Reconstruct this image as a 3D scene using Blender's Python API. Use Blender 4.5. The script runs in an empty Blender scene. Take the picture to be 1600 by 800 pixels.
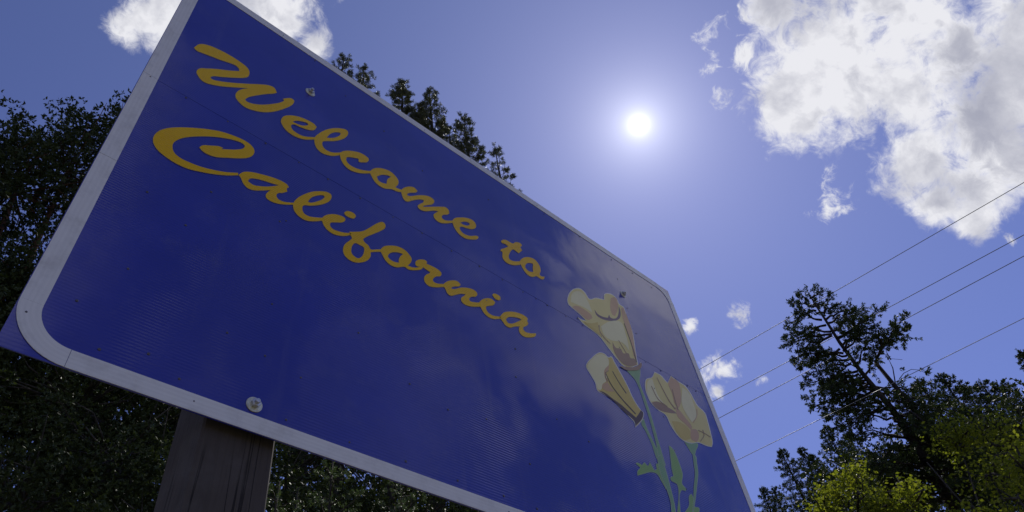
import bpy, bmesh, math, random
import numpy as np
from mathutils import Vector, Matrix
from mathutils.geometry import tessellate_polygon

rng = np.random.default_rng(7)
random.seed(7)
scene = bpy.context.scene
COL = scene.collection
R = math.radians

# ------------------------------------------------------------------ camera
# pose solved from the vanishing points of the sign's edges: world X runs along the sign, Y away from the viewer, Z up
CAM_Z = 1.5
FPX = 1122.42                      # focal length in pixels of the 1600 px wide photograph
ROT = np.array([[0.73249444, -0.44244711, -0.51739003],
                [-0.67031708, -0.60143966, -0.43467844],
                [-0.11885667, 0.66521492, -0.73713107]])
cam_data = bpy.data.cameras.new('camera')
cam = bpy.data.objects.new('camera', cam_data)
COL.objects.link(cam)
m4 = Matrix(ROT.tolist()).to_4x4()
m4.translation = (0, 0, CAM_Z)
cam.matrix_world = m4
cam_data.sensor_width = 36.0
cam_data.lens = FPX / 1600 * 36.0
cam_data.clip_start = 0.05
cam_data.clip_end = 3000
scene.camera = cam

def ray(px, py):
    v = ROT @ np.array([px - 800.0, 400.0 - py, -FPX])
    return v / np.linalg.norm(v)

def at(px, py, dist):
    """point on a pixel's ray at a horizontal distance from the viewer"""
    v = ray(px, py)
    return np.array([0, 0, CAM_Z]) + v * dist / math.hypot(v[0], v[1])

# ------------------------------------------------------------------ sky and sun
SUN = ray(998, 195)
SUN_EL = math.asin(SUN[2])
SUN_AZ = math.atan2(SUN[0], SUN[1])
world = bpy.data.worlds.new('World')
scene.world = world
world.use_nodes = True
wn = world.node_tree.nodes
wl = world.node_tree.links
wn.clear()

class G:
    """small helper that writes node arithmetic"""
    def __init__(s, tree):
        s.n, s.l = tree.nodes, tree.links
    def put(s, sock, v):
        if hasattr(v, 'is_linked') or isinstance(v, bpy.types.NodeSocket):
            s.l.new(v, sock)
        else:
            sock.default_value = v
    def m(s, op, a, b=0.0, c=0.0, clamp=False):
        n = s.n.new('ShaderNodeMath'); n.operation = op; n.use_clamp = clamp
        for i, v in enumerate((a, b, c)): s.put(n.inputs[i], v)
        return n.outputs[0]
    def vm(s, op, a, b=(0, 0, 0), scale=None):
        n = s.n.new('ShaderNodeVectorMath'); n.operation = op
        s.put(n.inputs[0], a); s.put(n.inputs[1], b)
        if scale is not None: s.put(n.inputs['Scale'], scale)
        return n.outputs['Value'] if op in ('DISTANCE', 'DOT_PRODUCT', 'LENGTH') else n.outputs[0]
    def noise(s, vec, scale, detail=4, rough=.5, dist=0.0, lac=2.0):
        n = s.n.new('ShaderNodeTexNoise')
        if vec is not None: s.l.new(vec, n.inputs['Vector'])
        n.inputs['Scale'].default_value = scale; n.inputs['Detail'].default_value = detail
        n.inputs['Roughness'].default_value = rough; n.inputs['Distortion'].default_value = dist
        n.inputs['Lacunarity'].default_value = lac
        return n.outputs['Fac']
    def step(s, v, lo, hi, smooth=True, o0=0.0, o1=1.0):
        n = s.n.new('ShaderNodeMapRange'); n.interpolation_type = 'SMOOTHSTEP' if smooth else 'LINEAR'
        n.clamp = True
        s.put(n.inputs[0], v); n.inputs[1].default_value = lo; n.inputs[2].default_value = hi
        n.inputs[3].default_value = o0; n.inputs[4].default_value = o1
        return n.outputs[0]
    def mix(s, f, a, b, blend='MIX'):
        n = s.n.new('ShaderNodeMix'); n.data_type = 'RGBA'; n.blend_type = blend
        s.put(n.inputs[0], f); s.put(n.inputs[6], a); s.put(n.inputs[7], b)
        return n.outputs[2]

SKY_STRENGTH = 0.080
g = G(world.node_tree)
tc = wn.new('ShaderNodeTexCoord')
D = tc.outputs['Generated']
sky = wn.new('ShaderNodeTexSky')
sky.sky_type = 'NISHITA'; sky.sun_disc = False
sky.sun_elevation = SUN_EL; sky.sun_rotation = SUN_AZ
sky.air_density = 1.0; sky.dust_density = 0.25; sky.ozone_density = 2.0; sky.altitude = 300
skyc = g.mix(1.0, sky.outputs[0], (0.645, 0.635, 1.15, 1), 'MULTIPLY')
# the sun and its aureole in the clear air round it
theta = g.m('ARCCOSINE', g.m('MINIMUM', g.vm('DOT_PRODUCT', D, tuple(SUN)), 0.999999))
def expo(a, w, p=1.0):
    t = g.m('MULTIPLY', theta, 1 / R(w))
    if p != 1.0: t = g.m('POWER', t, p)
    return g.m('MULTIPLY', g.m('EXPONENT', g.m('MULTIPLY', t, -1.0)), a)
aur_w = g.m('ADD', expo(22.0, 0.36), g.m('ADD', expo(9.0, 2.1), expo(0.9, 7.0)))
aur_b = expo(1.5, 40.0)
ca = wn.new('ShaderNodeCombineXYZ')
g.put(ca.inputs[0], g.m('ADD', aur_w, g.m('MULTIPLY', aur_b, .78)))
g.put(ca.inputs[1], g.m('ADD', aur_w, g.m('MULTIPLY', aur_b, .92)))
g.put(ca.inputs[2], g.m('ADD', aur_w, g.m('MULTIPLY', aur_b, .85)))
sky_sum = g.vm('ADD', skyc, ca.outputs[0])

# clouds: a broken field over the whole sky, the banks seen here placed by direction
def blob_field(blobs):
    acc = None
    for px, py, r in blobs:
        c = ray(px, py)
        e = ray(px + r, py)
        rad = math.acos(min(1, float(c @ e)))
        f = g.m('MULTIPLY_ADD', g.vm('DISTANCE', D, tuple(c)), -1 / rad, 1.0)
        if acc is None: acc = f
        else:
            n = wn.new('ShaderNodeMath'); n.operation = 'SMOOTH_MAX'
            g.put(n.inputs[0], acc); g.put(n.inputs[1], f); n.inputs[2].default_value = .3
            acc = n.outputs[0]
    return acc
BANK = [(1280, 70, 105), (1245, 165, 75), (1335, 130, 120), (1420, 150, 110), (1440, 250, 88),
        (1510, 290, 82), (1470, 315, 52), (1540, 190, 140), (1600, 90, 150), (1522, 340, 48), (1580, 240, 110),
        (1720, 60, 220), (1780, -160, 260), (1390, -50, 120), (1440, 25, 85), (1500, 70, 80), (1215, 10, 60), (1310, -60, 100), (1240, 110, 70)]
LEFT = [(205, 35, 40), (245, 25, 62), (330, -20, 90), (440, 25, 60), (492, 70, 34), (400, -70, 130)]
SMALL = [(1155, 494, 26), (1128, 580, 42), (1192, 594, 17), (1120, 612, 24), (1078, 512, 15)]
WISP = [(1312, 300, 50), (1125, 155, 24), (1165, 88, 26), (1108, 105, 18), (1160, 28, 36), (1108, 56, 24), (1330, 322, 30), (1582, 375, 20)]
wn1 = wn.new('ShaderNodeTexNoise'); wl.new(D, wn1.inputs['Vector']); wn1.inputs['Scale'].default_value = 22.0; wn1.inputs['Detail'].default_value = 3
wcol = wn1.outputs['Color']
fb = g.noise(D, 9.0, 9, .60, 0.25)
warp = g.vm('ADD', D, g.vm('SCALE', g.vm('SUBTRACT', wcol, (.5, .5, .5)), scale=.035))
fine = g.noise(warp, 30.0, 9, .66, 0.4)
f1 = blob_field(BANK + LEFT)
f2 = blob_field(SMALL)
f3 = blob_field(WISP)
def dens(f, gain, amp, famp, off):
    v = g.m('MULTIPLY', g.m('MINIMUM', f, .9), gain)
    v = g.m('MULTIPLY_ADD', g.m('SUBTRACT', fb, .5), amp, v)
    v = g.m('MULTIPLY_ADD', g.m('SUBTRACT', fine, .5), famp, v)
    return g.m('ADD', v, off)
v1 = dens(f1, 1.25, 1.9, 2.0, 0.12)
v2 = dens(f2, 1.0, 1.6, 3.4, -0.12)
v3 = dens(f3, 0.75, 1.6, 3.6, -0.22)
# open field elsewhere, fading out inside the stretch of sky described above
mid = ray(800, 330)
away = g.step(g.vm('DOT_PRODUCT', D, tuple(mid)), .80, .62)
field = g.noise(g.vm('ADD', D, (3.7, 1.3, 0.4)), 4.4, 8, .58, .3)
vf = g.m('MULTIPLY_ADD', g.m('SUBTRACT', field, .53), 7.0, g.m('MULTIPLY', g.m('SUBTRACT', fine, .5), .9))
vf = g.m('SUBTRACT', vf, g.m('MULTIPLY', g.m('SUBTRACT', 1.0, away), 6.0))
v = g.m('MAXIMUM', g.m('MAXIMUM', v1, v2), g.m('MAXIMUM', v3, vf))
alpha = g.step(v, 0.0, 0.80)
alpha = g.m('MULTIPLY', alpha, .97)
core = blob_field([(1605, 110, 150), (1560, 175, 100), (1650, 230, 110), (330, -30, 80)])
thick = g.step(g.m('ADD', v, g.m('MULTIPLY', g.m('MAXIMUM', core, -.6), 1.1)), 0.4, 2.0)
# self shading: less light where more cloud lies towards the sun
Dl = g.vm('ADD', D, g.vm('SCALE', tuple(SUN), scale=.035))
fb_l = g.noise(Dl, 9.0, 6, .55, 0.25)
relief = g.m('SUBTRACT', fb_l, fb)
lowf = g.noise(D, 4.2, 3, .5)
shade = g.m('MULTIPLY_ADD', relief, 2.6, g.m('MULTIPLY', thick, g.step(lowf, .36, .62, True, .35, 1.0)))
mott = g.step(g.noise(warp, 15.0, 5, .55, .2), .46, .68, True, 0.0, .42)
shade = g.m('ADD', shade, g.m('MULTIPLY', mott, g.step(v, .5, 1.1)))
shade = g.m('SUBTRACT', 1.0, g.m('EXPONENT', g.m('MULTIPLY', g.m('MAXIMUM', shade, 0.0), -1.5)))
cl_col = g.mix(shade, (10.6, 10.6, 11.1, 1), (3.9, 4.05, 5.2, 1))
final = g.mix(alpha, sky_sum, cl_col)
bg = wn.new('ShaderNodeBackground'); bg.inputs[1].default_value = SKY_STRENGTH
wl.new(final, bg.inputs[0])
wo = wn.new('ShaderNodeOutputWorld'); wl.new(bg.outputs[0], wo.inputs[0])
world.cycles.sampling_method = 'MANUAL'
world.cycles.sample_map_resolution = 2048

sun_data = bpy.data.lights.new('sun', 'SUN')
sun_data.energy = 3.2; sun_data.angle = R(0.53); sun_data.color = (1.0, 0.955, 0.88)
sun = bpy.data.objects.new('sun', sun_data); COL.objects.link(sun)
sun.location = (20, 8, 40)
sun.rotation_euler = Vector(-SUN).to_track_quat('-Z', 'Y').to_euler()

vs = scene.view_settings
vs.view_transform = 'Standard'; vs.look = 'None'; vs.gamma = 1.0; vs.exposure = 0.0; vs.use_curve_mapping = False
scene.render.engine = 'CYCLES'
scene.cycles.max_bounces = 8
scene.cycles.transparent_max_bounces = 8
scene.cycles.use_denoising = True

# ------------------------------------------------------------------ materials
def new_mat(name):
    m = bpy.data.materials.new(name); m.use_nodes = True
    m.node_tree.nodes.clear()
    out = m.node_tree.nodes.new('ShaderNodeOutputMaterial')
    return m, G(m.node_tree), out

def principled(gg, color, rough=.5, metallic=0.0, spec=.5):
    b = gg.n.new('ShaderNodeBsdfPrincipled')
    gg.put(b.inputs['Base Color'], color); gg.put(b.inputs['Roughness'], rough)
    b.inputs['Metallic'].default_value = metallic
    b.inputs['Specular IOR Level'].default_value = spec
    return b

def bump(gg, height, strength, dist, normal=None):
    b = gg.n.new('ShaderNodeBump'); b.inputs['Strength'].default_value = strength
    b.inputs['Distance'].default_value = dist
    gg.put(b.inputs['Height'], height)
    if normal is not None: gg.l.new(normal, b.inputs['Normal'])
    return b.outputs[0]

RIDGE = 0.0096
def sheeting(name, col, col2, rough=.22, ridge=.5, spec=.5, dirt=.12):
    """sign sheeting over a finely ribbed panel"""
    m, gg, out = new_mat(name)
    geo = gg.n.new('ShaderNodeNewGeometry')
    pos = geo.outputs['Position']
    sep = gg.n.new('ShaderNodeSeparateXYZ'); gg.l.new(pos, sep.inputs[0])
    patch = gg.noise(pos, 1.7, 3, .5)
    ph = gg.m('MULTIPLY', sep.outputs[2], 2 * math.pi / RIDGE)
    sine = gg.m('SINE', ph)
    amount = gg.step(patch, .36, .60, True, .25, 1.0)
    below = gg.step(sep.outputs[2], 4.05, 4.25, True, 1.0, .12)      # the upper plates are smoother
    amount = gg.m('MULTIPLY', amount, below)
    height = gg.m('MULTIPLY', sine, amount)
    n1 = bump(gg, height, ridge, .0006)
    wav = gg.noise(pos, 5.0, 2, .5)
    n2 = bump(gg, wav, .10, .02, n1)
    spots = gg.noise(pos, 60, 4, .65)
    grime = gg.step(gg.noise(pos, 9, 6, .65), .52, .75)
    c = gg.mix(gg.m('MULTIPLY', gg.step(gg.noise(pos, 2.4, 5, .6), .35, .7), 1.0), col, col2)
    c = gg.mix(gg.m('MULTIPLY', grime, dirt), c, (.20, .19, .17, 1))
    c = gg.mix(gg.m('MULTIPLY', gg.step(spots, .72, .78), .18), c, (.35, .34, .33, 1))
    runs = gg.step(gg.noise(gg.vm('MULTIPLY', pos, (16, 1, .9)), 1.0, 5, .6), .55, .78)
    c = gg.mix(gg.m('MULTIPLY', runs, dirt * 1.1), c, (.24, .23, .22, 1))
    r = gg.m('MULTIPLY_ADD', runs, .10, gg.m('MULTIPLY_ADD', grime, .10, rough))
    b = principled(gg, c, r, 0.0, spec)
    gg.l.new(n2, b.inputs['Normal'])
    gg.l.new(b.outputs[0], out.inputs[0])
    return m

def metal(name, col, rough, metallic=1.0, var=.3, scale=60):
    m, gg, out = new_mat(name)
    tcn = gg.n.new('ShaderNodeTexCoord')
    nz = gg.noise(tcn.outputs['Object'], scale, 5, .6)
    c = gg.mix(gg.m('MULTIPLY', gg.step(nz, .4, .7), var), col, (.10, .08, .06, 1))
    b = principled(gg, c, gg.m('MULTIPLY_ADD', nz, .25, rough), metallic)
    gg.l.new(bump(gg, nz, .15, .002), b.inputs['Normal'])
    gg.l.new(b.outputs[0], out.inputs[0])
    return m

M = {}
M['blue'] = sheeting('blue_sheeting', (.021, .027, .29, 1), (.028, .035, .34, 1), .10, .48, .75, .06)
M['yellow'] = sheeting('yellow_sheeting', (.78, .46, .004, 1), (.82, .51, .008, 1), .26, .6, .16, .05)
M['white_border'] = None
for nm, a, b2 in (('petal_pale', (.76, .66, .23, 1), (.70, .60, .19, 1)), ('petal_cream', (.82, .77, .42, 1), (.77, .71, .36, 1)),
                  ('petal_yellow', (.66, .52, .12, 1), (.60, .47, .10, 1)), ('petal_pink', (.62, .40, .20, 1), (.58, .37, .18, 1)),
                  ('petal_brown', (.36, .23, .13, 1), (.32, .20, .11, 1)), ('petal_plum', (.16, .10, .14, 1), (.14, .09, .12, 1)),
                  ('petal_dark', (.085, .05, .04, 1), (.08, .045, .04, 1)), ('stem_green', (.22, .40, .18, 1), (.26, .44, .20, 1)),
                  ('leaf_green', (.28, .46, .12, 1), (.22, .40, .12, 1)), ('stem_pale', (.40, .50, .32, 1), (.36, .47, .30, 1)),
                  ('edge_white', (.78, .78, .74, 1), (.74, .74, .70, 1))):
    M[nm] = sheeting(nm, a, b2, .30, .25, .25, .06)
M['alu'] = metal('bare_aluminium', (.62, .62, .62, 1), .38, .9, .15, 30)
M['galv'] = metal('galvanised_steel', (.60, .60, .58, 1), .34, 1.0, .25, 90)
M['washer'] = metal('zinc_plated_washer', (.70, .68, .52, 1), .40, .85, .25, 120)
M['rivet'] = metal('weathered_rivet', (.16, .15, .17, 1), .40, .9, .3, 200)
M['wire'] = metal('weathered_wire', (.16, .16, .17, 1), .45, .8, .2, 5)
M['wire_bright'] = metal('bright_aluminium_wire', (.34, .34, .34, 1), .40, .9, .2, 5)

def border_mat():
    m, gg, out = new_mat('white_border_tape')
    geo = gg.n.new('ShaderNodeNewGeometry'); pos = geo.outputs['Position']
    tcn = gg.n.new('ShaderNodeTexCoord')
    uv = tcn.outputs['UV']
    sep = gg.n.new('ShaderNodeSeparateXYZ'); gg.l.new(uv, sep.inputs[0])
    # faint lengthwise bands of the reflective tape
    across = gg.m('SINE', gg.m('MULTIPLY', sep.outputs[1], 26.0))
    stretch = gg.vm('MULTIPLY', uv, (2.0, 9.0, 1.0))
    band = gg.noise(stretch, 1.0, 3, .55)
    grime = gg.step(gg.noise(pos, 14, 7, .68), .45, .75)
    c = gg.mix(gg.m('MULTIPLY_ADD', across, .10, gg.m('MULTIPLY', band, .55)), (.80, .79, .75, 1), (.60, .59, .56, 1))
    c = gg.mix(gg.m('MULTIPLY', grime, .35), c, (.34, .32, .28, 1))
    b = principled(gg, c, .42)
    gg.l.new(bump(gg, gg.noise(pos, 500, 2, .5), .12, .001), b.inputs['Normal'])
    gg.l.new(b.outputs[0], out.inputs[0])
    return m
M['white_border'] = border_mat()

def wood_mat():
    m, gg, out = new_mat('weathered_timber')
    tcn = gg.n.new('ShaderNodeTexCoord'); ob = tcn.outputs['Object']
    st = gg.vm('MULTIPLY', ob, (1, 1, .045))
    fibre = gg.noise(st, 130, 6, .65, .4)
    rings = gg.noise(st, 22, 4, .55, 1.2)
    c = gg.mix(rings, (.046, .038, .032, 1), (.100, .083, .070, 1))
    c = gg.mix(gg.m('MULTIPLY', gg.step(fibre, .45, .8), .6), c, (.022, .018, .015, 1))
    knots = gg.step(gg.noise(gg.vm('MULTIPLY', ob, (1, 1, .5)), 5.5, 2, .5), .68, .78)
    c = gg.mix(knots, c, (.035, .022, .015, 1))
    cr = gg.noise(gg.vm('MULTIPLY', ob, (1, 1, .035)), 17, 3, .5, .6)
    crack = gg.m('MULTIPLY', gg.step(gg.m('ABSOLUTE', gg.m('SUBTRACT', cr, .5)), .004, .014, True, 1.0, 0.0), gg.step(gg.noise(ob, 3.0, 2, .5), .46, .56))
    c = gg.mix(gg.m('MULTIPLY', crack, .85), c, (.010, .008, .007, 1))
    c = gg.mix(gg.m('MULTIPLY', gg.step(gg.noise(ob, 7.0, 5, .6), .5, .72), .35), c, (.13, .12, .11, 1))
    b = principled(gg, c, .8, 0, .3)
    h = gg.m('SUBTRACT', gg.m('ADD', fibre, gg.m('MULTIPLY', rings, .6)), gg.m('MULTIPLY', crack, 1.5))
    gg.l.new(bump(gg, h, .6, .004), b.inputs['Normal'])
    gg.l.new(b.outputs[0], out.inputs[0])
    return m
M['timber'] = wood_mat()

def bark_mat(name, a, b2, scale=9):
    m, gg, out = new_mat(name)
    tcn = gg.n.new('ShaderNodeTexCoord'); ob = tcn.outputs['Object']
    st = gg.vm('MULTIPLY', ob, (1, 1, .25))
    nz = gg.noise(st, scale, 7, .65, .8)
    b = principled(gg, gg.mix(gg.step(nz, .35, .65), a, b2), .9, 0, .2)
    gg.l.new(bump(gg, nz, .8, .03), b.inputs['Normal'])
    gg.l.new(b.outputs[0], out.inputs[0])
    return m
M['bark'] = bark_mat('conifer_bark', (.020, .017, .014, 1), (.055, .045, .036, 1))
M['bark_red'] = bark_mat('smooth_red_bark', (.07, .035, .02, 1), (.15, .08, .05, 1), 4)
M['bark_grey'] = bark_mat('grey_bark', (.035, .032, .027, 1), (.09, .08, .068, 1))

def foliage_mat(name, a, b2, trans, tcol, rough=.5, gloss=.35):
    m, gg, out = new_mat(name)
    geo = gg.n.new('ShaderNodeNewGeometry')
    rnd = geo.outputs['Random Per Island']
    big = gg.noise(geo.outputs['Position'], .55, 3, .5)
    f = gg.m('MULTIPLY_ADD', rnd, .7, gg.m('MULTIPLY', gg.m('SUBTRACT', big, .35), .8))
    c = gg.mix(gg.m('MULTIPLY', f, 1.0, clamp=True), a, b2)
    b = principled(gg, c, rough, 0, gloss)
    t = gg.n.new('ShaderNodeBsdfTranslucent')
    gg.put(t.inputs[0], gg.mix(1.0, c, tcol, 'MULTIPLY'))
    mx = gg.n.new('ShaderNodeMixShader'); mx.inputs[0].default_value = trans
    gg.l.new(b.outputs[0], mx.inputs[1]); gg.l.new(t.outputs[0], mx.inputs[2])
    gg.l.new(mx.outputs[0], out.inputs[0])
    return m
M['fir'] = foliage_mat('fir_needles', (.030, .046, .018, 1), (.062, .085, .028, 1), .20, (1.2, 1.3, .6, 1), .6, .2)
M['pine'] = foliage_mat('pine_needles', (.050, .062, .026, 1), (.095, .105, .045, 1), .22, (1.2, 1.2, .7, 1), .42, .5)
M['fir_light'] = foliage_mat('young_fir_needles', (.060, .090, .040, 1), (.12, .16, .075, 1), .25, (1.2, 1.3, .6, 1), .45)
M['oak'] = foliage_mat('dark_evergreen_leaves', (.028, .042, .014, 1), (.060, .080, .026, 1), .20, (1.2, 1.3, .5, 1), .5, .22)
M['maple'] = foliage_mat('yellow_green_leaves', (.075, .105, .014, 1), (.22, .24, .040, 1), .52, (1.6, 1.6, .6, 1), .65, .12)

def ground_mat():
    m, gg, out = new_mat('roadside_ground')
    geo = gg.n.new('ShaderNodeNewGeometry'); pos = geo.outputs['Position']
    a = gg.noise(pos, .35, 6, .6); b_ = gg.noise(pos, 9, 8, .7)
    c = gg.mix(gg.step(a, .42, .6), (.17, .14, .10, 1), (.11, .13, .05, 1))
    c = gg.mix(gg.m('MULTIPLY', b_, .6), c, (.22, .19, .14, 1))
    b = principled(gg, c, .95, 0, .2)
    gg.l.new(bump(gg, b_, .8, .05), b.inputs['Normal'])
    gg.l.new(b.outputs[0], out.inputs[0])
    return m
M['ground'] = ground_mat()

# ------------------------------------------------------------------ object helpers
def link(name, mesh, mats=(), parent=None):
    for mt in mats: mesh.materials.append(mt)
    o = bpy.data.objects.new(name, mesh); COL.objects.link(o)
    if parent is not None:
        o.parent = parent
        top = parent.parent is None and parent.type == 'EMPTY'
        o.matrix_parent_inverse = Matrix.Translation(-parent.location) if top else Matrix.Identity(4)
    return o

def empty(name, loc, label, cat, group=None):
    o = bpy.data.objects.new(name, None); COL.objects.link(o)
    o.location = Vector([float(c) for c in loc]); o['label'] = label; o['category'] = cat
    if group: o['group'] = group
    return o

def mesh_from(name, verts, faces, smooth=False):
    me = bpy.data.meshes.new(name)
    me.from_pydata([tuple(map(float, v)) for v in verts], [], faces)
    me.update()
    if smooth: me.polygons.foreach_set('use_smooth', [True] * len(me.polygons))
    return me

def tube_mesh_data(paths, sides=5, thin=.015):
    """paths: list of (points Nx3, radii N) -> verts, quads"""
    V, F = [], []
    for pts, rad in paths:
        pts = np.asarray(pts, float); n = len(pts)
        full = sides; slim = max(rad) < thin
        sides_ = 3 if slim else full
        tan = np.gradient(pts, axis=0)
        tan /= np.linalg.norm(tan, axis=1)[:, None] + 1e-9
        ref = np.array([0.0, 0, 1]) if abs(tan[0][2]) < .8 else np.array([1.0, 0, 0])
        base = len(V)
        for i in range(n):
            u = np.cross(tan[i], ref); u /= np.linalg.norm(u) + 1e-9
            w = np.cross(tan[i], u)
            for k in range(sides_):
                a = 2 * math.pi * k / sides_
                V.append(pts[i] + (u * math.cos(a) + w * math.sin(a)) * rad[i])
        for i in range(n - 1):
            for k in range(sides_):
                a0 = base + i * sides_ + k; a1 = base + i * sides_ + (k + 1) % sides_
                F.append((a0, a1, a1 + sides_, a0 + sides_))
        if not slim: F.append(tuple(base + k for k in range(sides_))[::-1])
        if not slim: F.append(tuple(base + (n - 1) * sides_ + k for k in range(sides_)))
    return V, F

def quads_mesh(name, verts):
    """verts: N x 4 x 3 -> mesh of N quads, built fast"""
    n = len(verts)
    me = bpy.data.meshes.new(name)
    me.vertices.add(n * 4)
    me.vertices.foreach_set('co', verts.reshape(-1).astype(np.float32))
    me.loops.add(n * 4)
    me.loops.foreach_set('vertex_index', np.arange(n * 4, dtype=np.int32))
    me.polygons.add(n)
    me.polygons.foreach_set('loop_start', np.arange(0, n * 4, 4, dtype=np.int32))
    me.update(calc_edges=True)
    return me

def unit(v):
    return v / (np.linalg.norm(v, axis=-1, keepdims=True) + 1e-9)

def blades(org, dirs, lens, widths, bend=.15):
    """leaf or needle faces: rhombs folded along the midrib"""
    n = len(org)
    side = unit(np.cross(dirs, rng.normal(size=(n, 3))))
    nrm = np.cross(dirs, side)
    L = lens[:, None]; Wd = widths[:, None]
    mid = org + dirs * L * .5
    v = np.stack([org, mid + side * Wd * .5 + nrm * L * bend * .5, org + dirs * L - nrm * L * bend * .4,
                  mid - side * Wd * .5 + nrm * L * bend * .5], axis=1)
    return v

def sprigs(org, dirs, length, count, blen, bwid, spread=.9, lift=0.0):
    """needles set round many short twigs; org, dirs N x 3"""
    n = len(org)
    length = np.broadcast_to(np.asarray(length, float), (n,))
    t = rng.uniform(0.05, 1.0, (n, count))
    o = org[:, None, :] + dirs[:, None, :] * (t * length[:, None])[..., None]
    rad = unit(np.cross(dirs[:, None, :], rng.normal(size=(n, count, 3))))
    d = unit(dirs[:, None, :] * (1.0 - .45 * spread) + rad * spread + np.array([0, 0, lift]))
    o = o.reshape(-1, 3); d = d.reshape(-1, 3)
    k = len(o)
    return blades(o, d, blen * rng.uniform(.7, 1.2, k), bwid * rng.uniform(.7, 1.2, k), .08)

def terrain(x, y):
    """level roadside rising to a wooded slope behind the sign"""
    rise = np.clip((np.asarray(y, float) - 5.0) / 40.0, 0, 1)
    h = 18.0 * rise ** 1.15
    return h + .12 * np.sin(np.asarray(x) * .31) * np.cos(np.asarray(y) * .27) * np.clip(np.hypot(x, y) / 8 - .5, 0, 1)

# ------------------------------------------------------------------ ground
def build_ground():
    xs = np.concatenate([np.linspace(-900, -80, 14), np.linspace(-72, 72, 73), np.linspace(80, 900, 14)])
    n = len(xs)
    gx, gy = np.meshgrid(xs, xs)
    gz = terrain(gx, gy)
    V = np.stack([gx, gy, gz], -1).reshape(-1, 3)
    F = [(j * n + i, j * n + i + 1, (j + 1) * n + i + 1, (j + 1) * n + i) for j in range(n - 1) for i in range(n - 1)]
    o = link('ground', mesh_from('ground', V, F, True), [M['ground']])
    o['kind'] = 'structure'; o['label'] = 'grassy roadside ground rising to a wooded slope'
build_ground()

# ------------------------------------------------------------------ the sign
YS = 1.42                                   # the sign face lies in the plane y = YS
X0, X1 = 0.0616, 3.1104
Z0, Z1 = CAM_Z + 1.0617, CAM_Z + 3.0261
ZSEAM = CAM_Z + 2.203
sign = empty('highway_sign', (0.608, YS + .12, 0), 'blue roadside welcome sign with yellow script, poppies and white border on timber posts', 'sign')

def on_sign(px, py):
    v = ray(px, py)
    return np.array([v[0] / v[1] * YS, CAM_Z + v[2] / v[1] * YS])

def smooth_loop(pts, sub=5):
    """closed spline through the points, keeping sharp corners sharp"""
    p = np.asarray(pts, float); n = len(p); out = []
    d0 = p - np.roll(p, 1, 0); d1 = np.roll(p, -1, 0) - p
    l0 = np.linalg.norm(d0, axis=1); l1 = np.linalg.norm(d1, axis=1)
    cosang = (d0 * d1).sum(1) / (l0 * l1 + 1e-9)
    t = unit(d0 / (l0[:, None] + 1e-9) + d1 / (l1[:, None] + 1e-9))
    sharp = cosang < .25
    for i in range(n):
        j = (i + 1) % n
        L = l1[i]
        ta = d1[i] if sharp[i] else t[i] * L
        tb = d1[i] if sharp[j] else t[j] * L
        for k in range(sub):
            s = k / sub
            out.append((2 * s**3 - 3 * s**2 + 1) * p[i] + (s**3 - 2 * s**2 + s) * ta + (-2 * s**3 + 3 * s**2) * p[j] + (s**3 - s**2) * tb)
    return np.array(out)

def area(p):
    x, z = p[:, 0], p[:, 1]
    return .5 * float((x * np.roll(z, -1) - np.roll(x, -1) * z).sum())

def plate(name, loops, back, thick, mats, parent, roll=.0):
    """flat cut-out on the sign: loops (first outer, then holes) in sign coordinates (x, z); back = height above the face"""
    loops = [np.asarray(l) for l in loops]
    loops[0] = loops[0] if area(loops[0]) > 0 else loops[0][::-1]
    for i in range(1, len(loops)):
        loops[i] = loops[i] if area(loops[i]) < 0 else loops[i][::-1]
    tri = tessellate_polygon([[Vector((a, b, 0)) for a, b in l] for l in loops])
    flat = np.concatenate(loops)
    yf, yb = YS - back - thick, YS - back
    nV = len(flat)
    V = [(a, yf, b) for a, b in flat] + [(a, yb, b) for a, b in flat]
    F, mi = [], []
    for a, b, c in tri:
        A, B, C = flat[a], flat[b], flat[c]
        cr = (B[0] - A[0]) * (C[1] - A[1]) - (B[1] - A[1]) * (C[0] - A[0])
        F.append((a, b, c) if cr > 0 else (a, c, b)); mi.append(0)
    o0 = 0
    for l in loops:
        k = len(l)
        for i in range(k):
            a, b = o0 + i, o0 + (i + 1) % k
            F.append((b, a, a + nV, b + nV)); mi.append(1)
        o0 += k
    me = mesh_from(name, V, F)
    o = link(name, me, mats, parent)
    me.polygons.foreach_set('material_index', mi)
    return o

def traced(pts, org, s):
    """photo tracing -> sign coordinates; tracing points are relative to org at s times the photo's scale"""
    q = smooth_loop(pts)
    return np.array([on_sign(org[0] + a / s, org[1] + b / s) for a, b in q])

def box_mesh(name, x0, x1, y0, y1, z0, z1, bev=0.0):
    bm = bmesh.new()
    bmesh.ops.create_cube(bm, size=1)
    bmesh.ops.scale(bm, vec=(x1 - x0, y1 - y0, z1 - z0), verts=bm.verts)
    bmesh.ops.translate(bm, vec=((x0 + x1) / 2, (y0 + y1) / 2, (z0 + z1) / 2), verts=bm.verts)
    if bev: bmesh.ops.bevel(bm, geom=bm.edges[:], offset=bev, segments=2, affect='EDGES', profile=.6)
    me = bpy.data.meshes.new(name); bm.to_mesh(me); bm.free()
    return me

# two aluminium sheets meet at a level seam
for za, zb in ((Z0, ZSEAM - .0007), (ZSEAM + .0007, Z1)):
    link('panel', box_mesh('panel', X0, X1, YS, YS + .0032, za, zb, .0004), [M['blue']], sign)

# stiffening rails behind the sheets
for z in (Z0 + .10, Z0 + .62, ZSEAM - .05, ZSEAM + .07, Z1 - .30):
    link('back_rail', box_mesh('back_rail', X0 + .03, X1 - .03, YS + .0035, YS + .029, z - .02, z + .02, .002), [M['alu']], sign)

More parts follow.
